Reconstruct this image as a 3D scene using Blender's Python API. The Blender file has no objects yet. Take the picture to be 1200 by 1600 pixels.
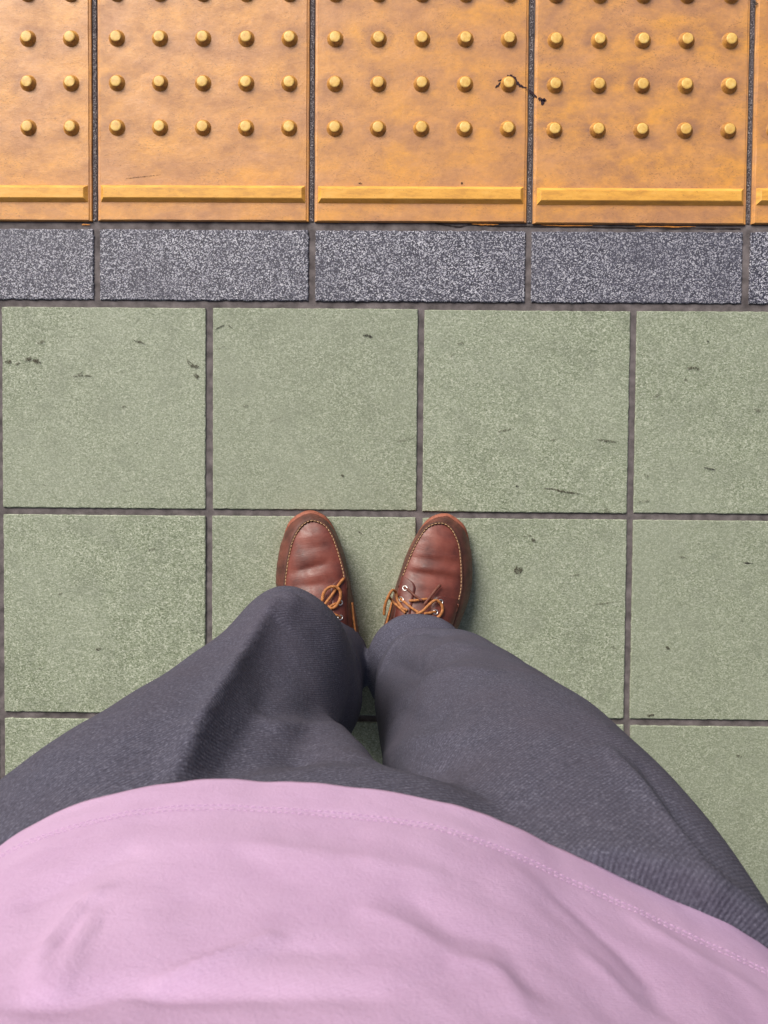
import bpy, bmesh, math, random
import numpy as np
from mathutils import Vector, Matrix, noise

random.seed(7)
rng = np.random.default_rng(7)
S = bpy.context.scene
COL = S.collection

# ------------------------------------------------------------------ camera, sky, sun, exposure
cam_d = bpy.data.cameras.new('camera')
cam = bpy.data.objects.new('camera', cam_d); COL.objects.link(cam)
cam.location = (-0.03943, 0.03508, 1.09592)
cam.rotation_euler = (-0.029155, 0.009945, 0.008342)
cam_d.sensor_fit = 'VERTICAL'; cam_d.sensor_height = 36.0
cam_d.lens = 36.0 * 1202.0 / 1600.0
cam_d.clip_start = 0.01; cam_d.clip_end = 2000.0
cam_d.dof.use_dof = True; cam_d.dof.focus_distance = 0.95
cam_d.dof.aperture_fstop = 32.0
S.camera = cam

SUN_AZ = math.radians(-32)      # measured from +Y (the track side), negative = towards -X
SUN_EL = math.radians(39)
w = bpy.data.worlds.new('World'); S.world = w; w.use_nodes = True
wn = w.node_tree.nodes; wl = w.node_tree.links
sky = wn.new('ShaderNodeTexSky'); sky.sky_type = 'NISHITA'; sky.sun_disc = False
sky.sun_elevation = SUN_EL; sky.sun_rotation = SUN_AZ
sky.air_density = 1.0; sky.dust_density = 4.0; sky.ozone_density = 1.0
bg = wn['Background']; bg.inputs['Strength'].default_value = 0.06
wl.new(sky.outputs['Color'], bg.inputs['Color'])
sun_d = bpy.data.lights.new('sun', 'SUN'); sun = bpy.data.objects.new('sun', sun_d); COL.objects.link(sun)
sun_d.energy = 2.0; sun_d.angle = math.radians(33); sun_d.color = (1.0, 0.95, 0.88)
sd = Vector((math.sin(SUN_AZ) * math.cos(SUN_EL), math.cos(SUN_AZ) * math.cos(SUN_EL), math.sin(SUN_EL)))
sun.rotation_euler = sd.to_track_quat('Z', 'Y').to_euler()
sun.location = (0, 3, 6)
vs = S.view_settings
vs.view_transform = 'Standard'; vs.look = 'None'; vs.gamma = 1.0; vs.use_curve_mapping = False
vs.exposure = 0.72

# ------------------------------------------------------------------ helpers
def lin(r, g, b):
    f = lambda c: (c / 255.0) / 12.92 if c / 255.0 < 0.04045 else ((c / 255.0 + 0.055) / 1.055) ** 2.4
    return (f(r), f(g), f(b), 1.0)

class NT:
    def __init__(s, name):
        s.m = bpy.data.materials.new(name); s.m.use_nodes = True
        s.n = s.m.node_tree.nodes; s.l = s.m.node_tree.links
        s.b = s.n['Principled BSDF']
        s.pos = s.n.new('ShaderNodeNewGeometry').outputs['Position']
    def new(s, t, **kw):
        n = s.n.new(t)
        for k, v in kw.items(): setattr(n, k, v)
        return n
    def inp(s, node, key, val):
        if hasattr(val, 'is_output'): s.l.new(val, node.inputs[key])
        else: node.inputs[key].default_value = val
    def mapping(s, vec, scale=(1, 1, 1), rot=(0, 0, 0), loc=(0, 0, 0)):
        n = s.new('ShaderNodeMapping'); s.inp(n, 'Vector', vec)
        n.inputs['Scale'].default_value = scale; n.inputs['Rotation'].default_value = rot; n.inputs['Location'].default_value = loc
        return n.outputs[0]
    def noise(s, vec, scale, detail=3, rough=0.55, dist=0.0):
        n = s.new('ShaderNodeTexNoise'); s.inp(n, 'Vector', vec)
        n.inputs['Scale'].default_value = scale; n.inputs['Detail'].default_value = detail
        n.inputs['Roughness'].default_value = rough; n.inputs['Distortion'].default_value = dist
        return n.outputs['Fac']
    def voro(s, vec, scale, feature='F1', out='Distance'):
        n = s.new('ShaderNodeTexVoronoi', feature=feature); s.inp(n, 'Vector', vec); n.inputs['Scale'].default_value = scale
        return n.outputs[out]
    def ramp(s, fac, stops, interp='LINEAR'):
        n = s.new('ShaderNodeValToRGB'); s.inp(n, 'Fac', fac); cr = n.color_ramp; cr.interpolation = interp
        while len(cr.elements) < len(stops): cr.elements.new(0.5)
        for e, (p, c) in zip(cr.elements, stops):
            e.position = p; e.color = c if len(c) == 4 else (*c, 1)
        return n.outputs['Color']
    def rng(s, v, a, b, c=0.0, d=1.0):
        n = s.new('ShaderNodeMapRange'); s.inp(n, 'Value', v)
        n.inputs[1].default_value = a; n.inputs[2].default_value = b; n.inputs[3].default_value = c; n.inputs[4].default_value = d
        return n.outputs[0]
    def mix(s, fac, a, b, mode='MIX'):
        n = s.new('ShaderNodeMix', data_type='RGBA', blend_type=mode); s.inp(n, 'Factor', fac); s.inp(n, 'A', a) if False else None
        s.inp(n, 6, a); s.inp(n, 7, b)
        return n.outputs[2]
    def math(s, op, a, b=0.0, clamp=False):
        n = s.new('ShaderNodeMath', operation=op); n.use_clamp = clamp; s.inp(n, 0, a); s.inp(n, 1, b)
        return n.outputs[0]
    def bump(s, h, strength, dist, prev=None):
        n = s.new('ShaderNodeBump'); s.inp(n, 'Height', h); n.inputs['Strength'].default_value = strength; n.inputs['Distance'].default_value = dist
        if prev is not None: s.l.new(prev, n.inputs['Normal'])
        return n.outputs[0]
    def out(s, color=None, rough=None, normal=None, spec=None, alpha=None):
        if color is not None: s.inp(s.b, 'Base Color', color)
        if rough is not None: s.inp(s.b, 'Roughness', rough)
        if normal is not None: s.l.new(normal, s.b.inputs['Normal'])
        if spec is not None: s.inp(s.b, 'Specular IOR Level', spec)
        if alpha is not None: s.inp(s.b, 'Alpha', alpha)
        return s.m

def mesh_obj(name, verts, faces, mat, parent=None, smooth=False):
    me = bpy.data.meshes.new(name); me.from_pydata([tuple(v) for v in verts], [], faces); me.update()
    if mat: me.materials.append(mat)
    if smooth: me.shade_smooth()
    o = bpy.data.objects.new(name, me); COL.objects.link(o)
    if parent: o.parent = parent
    return o

def link_copy(me, name, parent, loc, rot=(0, 0, 0)):
    o = bpy.data.objects.new(name, me); COL.objects.link(o); o.parent = parent
    o.location = loc; o.rotation_euler = rot
    return o

def catmull(pts, n, closed=False):
    P = np.array(pts, float); N = len(P); out = []
    segs = N if closed else N - 1
    for i in range(segs):
        g = lambda k: P[k % N] if closed else P[min(max(k, 0), N - 1)]
        p0, p1, p2, p3 = g(i - 1), g(i), g(i + 1), g(i + 2)
        for t in np.arange(n) / n:
            out.append(0.5 * ((2 * p1) + (-p0 + p2) * t + (2 * p0 - 5 * p1 + 4 * p2 - p3) * t * t + (-p0 + 3 * p1 - 3 * p2 + p3) * t ** 3))
    if not closed: out.append(P[-1])
    return np.array(out)

def sweep(path, rad, sides=8, flat=1.0, up=Vector((0, 0, 1))):
    """tube round a path; returns verts, faces (capped)"""
    P = [Vector(p) for p in path]; V = []; F = []; n = len(P)
    for i, p in enumerate(P):
        t = (P[min(i + 1, n - 1)] - P[max(i - 1, 0)]).normalized()
        a = t.cross(up)
        a = a.normalized() if a.length > 1e-5 else Vector((1, 0, 0))
        b = a.cross(t)
        r = rad[i] if hasattr(rad, '__len__') else rad
        for k in range(sides):
            c = 2 * math.pi * k / sides
            V.append(p + a * (math.cos(c) * r) + b * (math.sin(c) * r * flat))
    for i in range(n - 1):
        for k in range(sides):
            q = (k + 1) % sides
            F.append((i * sides + k, i * sides + q, (i + 1) * sides + q, (i + 1) * sides + k))
    F.append(tuple(range(sides))[::-1]); F.append(tuple((n - 1) * sides + k for k in range(sides)))
    return V, F

class Pile:
    def __init__(s): s.v = []; s.f = []
    def add(s, V, F):
        o = len(s.v); s.v += [tuple(v) for v in V]; s.f += [tuple(i + o for i in f) for f in F]

# ------------------------------------------------------------------ materials
TX, T0, TW, TY0, TY1 = 0.3074, -0.1562, 0.2985, 0.4118, 0.8265    # tactile block pitch, origin, width, near and far edge
def mat_grout():
    t = NT('grout')
    n1 = t.noise(t.pos, 60, 4); n2 = t.noise(t.pos, 900, 2)
    c = t.ramp(n1, [(0.3, lin(76, 70, 71)), (0.52, lin(106, 99, 100)), (0.72, lin(128, 120, 121))])
    c = t.mix(t.rng(n2, 0.66, 0.72), c, lin(60, 54, 56))
    return t.out(c, 0.85, t.bump(n2, 0.4, 0.0006))
def mat_green():
    t = NT('green_stoneware')
    p = t.mapping(t.pos, (1, 1.25, 1), (0, 0, 0.35))
    a = t.noise(p, 420, 2, 0.6); b = t.noise(p, 150, 4, 0.65); big = t.noise(t.pos, 4.5, 4, 0.6, 0.5); mid = t.noise(t.pos, 24, 5, 0.68, 0.4)
    st = t.noise(t.mapping(t.pos, (1, 7, 1), (0, 0, 0.28)), 30, 4, 0.7)
    g1 = t.voro(p, 640, 'F1', 'Color'); g2 = t.voro(t.mapping(p, (1, 1, 1), (0, 0, 0.9), (3.1, 1.7, 0.3)), 420, 'F1', 'Color')
    sp1 = t.new('ShaderNodeSeparateColor'); t.l.new(g1, sp1.inputs[0]); sp2 = t.new('ShaderNodeSeparateColor'); t.l.new(g2, sp2.inputs[0])
    gv = t.math('ADD', t.math('MULTIPLY', sp1.outputs[0], 0.42), t.math('ADD', t.math('MULTIPLY', sp2.outputs[1], 0.28), t.math('MULTIPLY', a, 0.30)))
    c = t.ramp(gv, [(0.14, lin(90, 100, 78)), (0.36, lin(133, 143, 118)), (0.56, lin(160, 169, 146)), (0.84, lin(216, 220, 202))])
    c = t.mix(t.rng(b, 0.42, 0.30, 0, 0.40), c, lin(104, 112, 92))
    c = t.mix(t.rng(mid, 0.46, 0.72, 0, 0.52), c, lin(122, 129, 112))
    c = t.mix(t.rng(st, 0.56, 0.72, 0, 0.30), c, lin(112, 118, 102))
    c = t.mix(t.rng(big, 0.40, 0.66, 0, 0.42), c, lin(170, 177, 158))
    oi = t.new('ShaderNodeObjectInfo').outputs['Random']
    c = t.mix(t.rng(oi, 0, 1, 0.0, 0.40), c, lin(140, 146, 127))
    v = t.voro(t.mapping(t.pos, (1, 2.2, 1), (0, 0, 0.2)), 42)
    pk = t.math('MULTIPLY', t.rng(v, 0.10, 0.05), t.rng(t.noise(t.pos, 17, 2), 0.52, 0.6))
    c = t.mix(t.math('MULTIPLY', pk, 0.6), c, lin(80, 84, 68))
    nb = t.bump(gv, 0.45, 0.0009)
    return t.out(c, t.rng(mid, 0.3, 0.7, 0.44, 0.66), nb, 0.45)
def mat_granite():
    t = NT('speckled_grey_tile')
    p = t.mapping(t.pos, (1, 1.1, 1), (0, 0, -0.5))
    a = t.noise(p, 520, 1.5, 0.55, 0.3); big = t.noise(t.pos, 11, 4, 0.65); mid = t.noise(t.pos, 60, 3)
    g1 = t.voro(p, 720, 'F1', 'Color'); sp1 = t.new('ShaderNodeSeparateColor'); t.l.new(g1, sp1.inputs[0])
    gv = t.math('ADD', t.math('MULTIPLY', sp1.outputs[0], 0.62), t.math('MULTIPLY', a, 0.38))
    c = t.ramp(gv, [(0.14, lin(36, 36, 46)), (0.40, lin(58, 58, 71)), (0.56, lin(96, 96, 111)), (0.67, lin(178, 178, 191)), (0.79, lin(230, 230, 238))])
    c = t.mix(t.rng(big, 0.38, 0.68, 0, 0.45), c, lin(82, 82, 96))
    c = t.mix(t.rng(mid, 0.55, 0.75, 0, 0.35), c, lin(66, 65, 76))
    oi = t.new('ShaderNodeObjectInfo').outputs['Random']
    c = t.mix(t.rng(oi, 0, 1, 0, 0.2), c, lin(98, 97, 110))
    return t.out(c, 0.5, t.bump(gv, 0.45, 0.0009), 0.45)
def mat_tactile():
    t = NT('worn_yellow_tactile')
    p = t.mapping(t.pos, (0.75, 1.35, 1))
    n1 = t.noise(p, 13, 5, 0.62, 0.2); n2 = t.noise(t.mapping(t.pos, (0.8, 1.25, 1)), 24, 8, 0.72, 0.1); n3 = t.noise(t.mapping(t.pos, (1, 1.8, 1), (0, 0, 0.5)), 300, 4, 0.75); n4 = t.noise(t.pos, 90, 5, 0.7)
    oi = t.new('ShaderNodeObjectInfo').outputs['Random']
    c = t.mix(t.rng(n1, 0.36, 0.66), lin(236, 168, 80), lin(216, 158, 108))
    c = t.mix(t.rng(n2, 0.40, 0.66, 0, 0.74), c, lin(164, 117, 90))
    c = t.mix(t.rng(n4, 0.46, 0.72, 0, 0.30), c, lin(156, 112, 84))
    # grime trodden in round each dome
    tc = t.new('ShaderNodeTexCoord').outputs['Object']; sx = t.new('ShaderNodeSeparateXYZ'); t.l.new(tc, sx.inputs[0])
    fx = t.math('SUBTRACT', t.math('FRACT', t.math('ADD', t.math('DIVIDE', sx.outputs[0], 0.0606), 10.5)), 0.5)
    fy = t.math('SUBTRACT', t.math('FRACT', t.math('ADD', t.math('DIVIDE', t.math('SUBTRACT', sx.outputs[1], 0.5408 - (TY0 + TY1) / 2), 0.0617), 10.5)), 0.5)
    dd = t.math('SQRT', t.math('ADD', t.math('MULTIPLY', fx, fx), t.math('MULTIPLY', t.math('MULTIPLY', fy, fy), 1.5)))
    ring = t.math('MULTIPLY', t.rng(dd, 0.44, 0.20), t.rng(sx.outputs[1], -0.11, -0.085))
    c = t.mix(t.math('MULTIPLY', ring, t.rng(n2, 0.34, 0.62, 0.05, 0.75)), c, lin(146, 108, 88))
    spk = t.math('MULTIPLY', t.rng(n3, 0.56, 0.66), t.rng(t.noise(t.pos, 20, 4, 0.65), 0.42, 0.60))
    c = t.mix(t.math('MULTIPLY', spk, 0.75), c, lin(104, 74, 60))
    c = t.mix(t.rng(oi, 0, 1, 0, 0.25), c, lin(222, 152, 76))
    return t.out(c, t.rng(n2, 0.3, 0.7, 0.34, 0.56), t.bump(n3, 0.3, 0.0009, t.bump(n4, 0.25, 0.0015)), 0.5)
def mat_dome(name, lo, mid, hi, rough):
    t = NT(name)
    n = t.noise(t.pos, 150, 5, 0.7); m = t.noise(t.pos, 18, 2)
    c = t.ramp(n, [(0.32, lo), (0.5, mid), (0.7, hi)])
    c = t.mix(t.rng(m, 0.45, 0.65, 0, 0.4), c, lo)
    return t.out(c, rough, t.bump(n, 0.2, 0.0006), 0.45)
def mat_bar():
    t = NT('bar_yellow')
    n = t.noise(t.mapping(t.pos, (0.5, 1.6, 1)), 60, 5, 0.7); f = t.noise(t.pos, 380, 3, 0.7)
    c = t.ramp(n, [(0.3, lin(206, 148, 74)), (0.52, lin(240, 178, 80)), (0.7, lin(246, 190, 98))])
    c = t.mix(t.rng(f, 0.62, 0.72, 0, 0.6), c, lin(140, 98, 62))
    return t.out(c, 0.45, t.bump(f, 0.15, 0.0006), 0.4)
def mat_filler():
    t = NT('gritty_joint_filler')
    a = t.noise(t.pos, 620, 2, 0.7)
    c = t.ramp(a, [(0.35, lin(44, 38, 40)), (0.52, lin(92, 82, 84)), (0.63, lin(150, 142, 142)), (0.72, lin(214, 208, 206))])
    return t.out(c, 0.9, t.bump(a, 0.8, 0.0012))
def mat_plain(name, col, rough=0.7, nscale=80, var=0.25, bump=0.2, dist=0.0008, spec=0.4, metal=0.0):
    t = NT(name); n = t.noise(t.pos, nscale, 4, 0.65)
    lo = tuple(c * (1 - var) for c in col[:3]) + (1,); hi = tuple(min(1, c * (1 + var)) for c in col[:3]) + (1,)
    c = t.ramp(n, [(0.3, lo), (0.7, hi)]); t.b.inputs['Metallic'].default_value = metal
    return t.out(c, rough, t.bump(n, bump, dist), spec)
def mat_mark(name, col, cut=0.5, sc=420):
    t = NT(name); n = t.noise(t.pos, sc, 3, 0.7)
    a = t.rng(n, cut - 0.06, cut + 0.06, 0.0, 0.85)
    return t.out(col, 0.8, None, 0.2, a)

M = dict(grout=mat_grout(), green=mat_green(), granite=mat_granite(), tactile=mat_tactile(), dome=mat_dome('scuffed_dome_top', lin(214, 164, 84), lin(240, 196, 106), lin(248, 214, 136), 0.45), dome_side=mat_dome('shaded_grimy_dome_side', lin(150, 100, 52), lin(196, 138, 62), lin(222, 164, 82), 0.5), bar=mat_bar(), filler=mat_filler())

# ------------------------------------------------------------------ setting: ground, platform
def slab(name, x0, x1, y0, y1, z0, z1, mat, parent=None):
    V = [(x, y, z) for z in (z0, z1) for y in (y0, y1) for x in (x0, x1)]
    F = [(0, 2, 3, 1), (4, 5, 7, 6), (0, 1, 5, 4), (1, 3, 7, 5), (3, 2, 6, 7), (2, 0, 4, 6)]
    return mesh_obj(name, V, F, mat, parent)
m_ballast = mat_plain('ballast', (0.16, 0.15, 0.14), 0.95, 25, 0.45, 0.8, 0.02)
m_concrete = mat_plain('concrete', (0.34, 0.33, 0.31), 0.85, 12, 0.2, 0.3, 0.002)
g = mesh_obj('ground', [(-900, -900, -1.15), (900, -900, -1.15), (900, 900, -1.15), (-900, 900, -1.15)], [(0, 1, 2, 3)], m_ballast); g['kind'] = 'structure'
GZ = -0.0028                                    # grout lies this far below the tile faces
floor = slab('platform_floor', -30, 30, -5.0, 1.78, -1.148, GZ, M['grout']); floor['kind'] = 'structure'
coping = slab('platform_coping', -30, 30, 0.835, 1.80, -0.3, 0.0, m_concrete); coping['kind'] = 'structure'

def tile_mesh(name, wx, wy, mat, seed, seg=56, jit=0.0002, bev=0.0010, depth=0.006):
    """tile with a slightly ragged arris; local origin at the tile centre, face at z = 0"""
    r = random.Random(seed); loop = []
    hx, hy = wx / 2, wy / 2; cr = 0.0016
    def side(p, q):
        for i in range(seg):
            t = i / seg if i else 0.0012
            nx, ny = (q[1] - p[1]), -(q[0] - p[0]); L = math.hypot(nx, ny); j = r.gauss(0, jit) if 0 < i < seg else 0.0
            loop.append((p[0] + (q[0] - p[0]) * t + nx / L * j, p[1] + (q[1] - p[1]) * t + ny / L * j))
    C = [(-hx, -hy), (hx, -hy), (hx, hy), (-hx, hy)]
    for k in range(4): side(C[k], C[(k + 1) % 4])
    n = len(loop); V = []
    for (x, y) in loop:
        b = bev * r.uniform(0.7, 1.5); V.append((x * (1 - b / hx), y * (1 - b / hy), 0.0))
    for (x, y) in loop: V.append((x, y, -bev * r.uniform(0.6, 1.2)))
    for (x, y) in loop: V.append((x, y, -depth))
    F = [tuple(range(n))]
    for a in (0, n):
        for k in range(n):
            q = (k + 1) % n; F.append((a + k, a + n + k, a + n + q, a + q))
    me = bpy.data.meshes.new(name); me.from_pydata(V, [], F); me.update(); me.materials.append(mat)
    return me

# green stoneware squares
PX, PY, JW = 0.3000, 0.29468, 0.0096
gm = [tile_mesh('green_tile', PX - JW, PY - JW, M['green'], 10 + k) for k in range(4)]
known_x = {-2: 0.0012, -1: -0.001, 0: -0.0006, 1: 0.0009}
for j in range(-6, 1):
    for i in range(-6, 6):
        link_copy(random.choice(gm), 'green_tile', floor, ((i + 0.5) * PX + random.gauss(0, 0.0006), (j + 0.5) * PY + random.gauss(0, 0.0005), random.uniform(-0.0003, 0.0004)),
                  (random.gauss(0, 0.0012), random.gauss(0, 0.0012), random.gauss(0, 0.0010) + (math.pi if random.random() < 0.5 else 0)))
# dark speckled border tiles
BX, B0 = 0.3056, -0.1552
bm_ = [tile_mesh('border_tile', BX - 0.0098, 0.0990, M['granite'], 40 + k, jit=0.0004) for k in range(3)]
for i in range(-5, 6):
    link_copy(random.choice(bm_), 'border_tile', floor, (B0 + (i + 0.5) * BX + random.gauss(0, 0.0005), 0.3506, random.uniform(-0.0003, 0.0004)), (random.gauss(0, 0.001), random.gauss(0, 0.001), random.gauss(0, 0.0008)))
# yellow tactile blocks: dome field with a warning bar on the inner side
def tactile_mesh(seed):
    r = random.Random(seed); hx, hy = TW / 2, (TY1 - TY0) / 2
    def ring(ex, ey, z, seg=14):
        out = []
        C = [(-hx + ex, -hy + ey), (hx - ex, -hy + ey), (hx - ex, hy - ey), (-hx + ex, hy - ey)]
        for k in range(4):
            p, q = C[k], C[(k + 1) % 4]
            for i in range(seg):
                t = i / seg; out.append((p[0] + (q[0] - p[0]) * t + r.gauss(0, 0.00018) * (i > 0), p[1] + (q[1] - p[1]) * t + r.gauss(0, 0.00018) * (i > 0), z))
        return out
    rings = [ring(0.0042, 0.0012, 0.0018), ring(0.0032, 0.0006, 0.0007), ring(0.0010, 0.0002, 0.0003), ring(0.0, 0.0, -0.0008), ring(0, 0, -0.006)]
    V = sum(rings, []); n = len(rings[0]); F = [tuple(range(n))]
    for a in range(len(rings) - 1):
        for k in range(n):
            q = (k + 1) % n; F.append((a * n + k, (a + 1) * n + k, (a + 1) * n + q, a * n + q))
    me = bpy.data.meshes.new('tactile_tile'); me.from_pydata(V, [], F); me.update(); me.materials.append(M['tactile']); return me
def dome_mesh(seed):
    r = random.Random(seed); prof = [(0.0124, -0.0004), (0.0114, 0.0002), (0.0108, 0.0008), (0.0075, 0.0058), (0.0070, 0.0063), (0.0055, 0.0065)]
    V = []; F = []; n = 20
    for (q, z) in prof:
        for k in range(n):
            a = 2 * math.pi * k / n; V.append((q * math.cos(a) + r.gauss(0, 0.00006), q * math.sin(a) + r.gauss(0, 0.00006), z))
    for i in range(len(prof) - 1):
        for k in range(n):
            q = (k + 1) % n; F.append((i * n + k, i * n + q, (i + 1) * n + q, (i + 1) * n + k))
    F.append(tuple((len(prof) - 1) * n + k for k in range(n)))
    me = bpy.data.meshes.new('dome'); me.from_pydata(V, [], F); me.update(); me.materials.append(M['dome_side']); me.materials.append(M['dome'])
    for f in me.polygons: f.material_index = 1 if min(me.vertices[v].co.z for v in f.vertices) > 0.0056 else 0  # sides darker than tops: grime, plus shade put into the colour
    me.shade_smooth(); me.set_sharp_from_angle(angle=math.radians(40)); return me
def bar_mesh():
    bx, by = 0.1447, 0.0122; V = []
    for (e, z) in ((0, -0.0004), (0.0006, 0.0004), (0.0046, 0.0048), (0.0056, 0.0054)):
        V += [(-bx + e, -by + e, z), (bx - e, -by + e, z), (bx - e, by - e, z), (-bx + e, by - e, z)]
    F = [(12, 13, 14, 15)]
    for a in range(3):
        for k in range(4):
            q = (k + 1) % 4; F.append((a * 4 + k, a * 4 + q, a * 4 + 4 + q, a * 4 + 4 + k))
    me = bpy.data.meshes.new('warning_bar'); me.from_pydata(V, [], F); me.update(); me.materials.append(M['bar']); return me
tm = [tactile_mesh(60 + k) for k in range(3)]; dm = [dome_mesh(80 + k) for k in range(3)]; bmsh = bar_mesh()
TC = (TY0 + TY1) / 2
for i in range(-4, 5):
    cx = T0 + (i + 0.5) * TX - 0.0005 * i
    t = link_copy(random.choice(tm), 'tactile_tile', floor, (cx + random.gauss(0, 0.0004), TC + random.gauss(0, 0.0005), 0), (0, 0, random.gauss(0, 0.0008)))
    for r_ in range(5):
        for c_ in range(5):
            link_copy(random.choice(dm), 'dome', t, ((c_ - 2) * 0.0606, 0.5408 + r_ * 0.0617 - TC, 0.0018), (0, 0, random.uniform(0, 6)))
    link_copy(bmsh, 'warning_bar', t, (0, 0.4490 - TC, 0.0018))
    slab('joint_filler', -0.0024, 0.0024, 0, TY1 - TY0 - 0.001, -0.006, -0.0012, M['filler'], floor).location = (cx + TX / 2 - 0.0002, TY0 + 0.001, 0)

# unseen canopy added to block the overhead sky, open towards the track
m_roof = mat_plain('canopy_grey', (0.42, 0.42, 0.40), 0.6, 6, 0.1, 0.1, 0.002)
canopy = slab('added_canopy', -30, 30, -5.0, 0.45, 3.2, 3.3, m_roof); canopy['kind'] = 'structure'

# ------------------------------------------------------------------ the person
def mat_trousers():
    t = NT('grey_blue_twill')
    sx = t.new('ShaderNodeSeparateXYZ'); t.l.new(t.pos, sx.inputs[0])
    wob = t.noise(t.pos, 9, 2)
    at = t.new('ShaderNodeAttribute', attribute_name='cloth'); t.l.new(at.outputs['Vector'], sx.inputs[0])
    ph = t.math('ADD', t.math('MULTIPLY', sx.outputs[0], 0.78), t.math('MULTIPLY', sx.outputs[1], 0.62))
    ph = t.math('ADD', ph, t.math('MULTIPLY', wob, 0.004))
    tw = t.math('SINE', t.math('MULTIPLY', ph, 2 * math.pi / 0.0019))
    fib = t.noise(t.pos, 650, 3, 0.7); fl = t.noise(t.pos, 160, 3, 0.6); big = t.noise(t.pos, 11, 3)
    c = t.ramp(fib, [(0.32, lin(66, 66, 79)), (0.55, lin(90, 90, 106)), (0.72, lin(124, 124, 141))])
    c = t.mix(t.rng(tw, -1, 1, 0, 0.42), c, lin(56, 54, 68))
    c = t.mix(t.rng(big, 0.42, 0.64, 0, 0.4), c, lin(82, 77, 89))
    c = t.mix(t.rng(fl, 0.5, 0.75, 0, 0.25), c, lin(104, 102, 116))
    nb = t.bump(tw, 0.2, 0.0006); nb = t.bump(fib, 0.3, 0.0006, nb)
    t.b.inputs['Sheen Weight'].default_value = 0.0
    return t.out(c, 0.9, nb, 0.15)
def mat_shirt():
    t = NT('pink_jersey')
    sx = t.new('ShaderNodeSeparateXYZ'); t.l.new(t.pos, sx.inputs[0])
    d = t.math('SINE', t.math('MULTIPLY', t.math('ADD', t.math('MULTIPLY', sx.outputs[0], 0.5), sx.outputs[2]), 2 * math.pi / 0.0011))
    f = t.noise(t.pos, 900, 3, 0.7); big = t.noise(t.pos, 22, 4, 0.6)
    c = t.ramp(big, [(0.3, lin(186, 154, 188)), (0.7, lin(197, 166, 199))])
    c = t.mix(t.rng(f, 0.35, 0.7, 0, 0.3), c, lin(206, 178, 211))
    cr = t.noise(t.mapping(t.pos, (1, 1, 1.5), (0, 0.5, 0)), 60, 5, 0.7, 0.6); nb = t.bump(cr, 0.22, 0.0016); nb = t.bump(d, 0.09, 0.0003, nb); nb = t.bump(f, 0.4, 0.0006, nb)
    t.b.inputs['Subsurface Weight'].default_value = 0.0
    return t.out(c, 0.88, nb, 0.15)
M['trousers'] = mat_trousers(); M['shirt'] = mat_shirt()
M['pink_thread'] = mat_plain('pink_thread', lin(200, 167, 201)[:3], 0.8, 500, 0.1, 0.3, 0.0003, 0.2)

person = bpy.data.objects.new('person', None); COL.objects.link(person)
person.location = (-0.06, -0.18, 0.0); person.empty_display_size = 0.1
person['label'] = 'person in pink shirt, dark grey trousers and brown boat shoes standing on green tiles'
person['category'] = 'person'
def under(o, parent):
    """parent, keeping world-space mesh coordinates"""
    o.parent = parent; o.matrix_parent_inverse = parent.matrix_basis.inverted() if parent.parent is None else Matrix.Identity(4)
    return o

# body inside the clothes
sk = [(-0.06, -0.20, 0.84), (-0.06, -0.205, 1.02), (-0.06, -0.205, 1.20), (-0.06, -0.215, 1.34), (-0.06, -0.215, 1.43),
      (-0.145, -0.195, 0.76), (-0.128, -0.135, 0.47), (-0.135, -0.215, 0.10), (-0.128, -0.12, 0.045),
      (0.035, -0.215, 0.76), (0.042, -0.205, 0.47), (0.012, -0.225, 0.10), (0.025, -0.13, 0.045)]
se = [(0, 1), (1, 2), (2, 3), (3, 4), (0, 5), (5, 6), (6, 7), (7, 8), (0, 9), (9, 10), (10, 11), (11, 12)]
sr = [(0.12, 0.09), (0.12, 0.085), (0.13, 0.09), (0.08, 0.07), (0.05, 0.05), (0.075, 0.075), (0.045, 0.045), (0.032, 0.034), (0.03, 0.02), (0.075, 0.075), (0.045, 0.045), (0.032, 0.034), (0.03, 0.02)]
bme = bpy.data.meshes.new('body'); bme.from_pydata(sk, se, []); bme.update()
body = bpy.data.objects.new('body', bme); COL.objects.link(body)
sm_ = body.modifiers.new('skin', 'SKIN')
for k, v in enumerate(bme.skin_vertices[0].data): v.radius = sr[k]; v.use_root = (k == 0)
body.modifiers.new('sub', 'SUBSURF').levels = 1
bme.materials.append(mat_plain('skin', lin(206, 160, 134)[:3], 0.55, 60, 0.06, 0.1, 0.0004)); under(body, person)

# --- trousers: two leg tubes and a seat, fused, then creased
def ring(cx, cy, z, rx, ry, n=48, e=2.25, tilt=0.0):
    out = []
    for k in range(n):
        a = 2 * math.pi * k / n; c, s = math.cos(a), math.sin(a)
        x = rx * math.copysign(abs(c) ** (2 / e), c); y = ry * math.copysign(abs(s) ** (2 / e), s)
        out.append((cx + x, cy + y, z + tilt * y / ry))
    return out
def tube(st, e=2.25):
    st = np.array(st); zs = st[:, 0]; rows = []
    dense = catmull(st, 6)
    for (z, cx, cy, rx, ry, tl) in dense: rows.append(ring(cx, cy, z, rx, ry, e=e, tilt=tl))
    n = 48; V = sum(rows, []); F = []
    for i in range(len(rows) - 1):
        for k in range(n):
            q = (k + 1) % n; F.append((i * n + k, i * n + q, (i + 1) * n + q, (i + 1) * n + k))
    F.append(tuple(range(n))[::-1]); F.append(tuple((len(rows) - 1) * n + k for k in range(n)))
    return V, F
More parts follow.
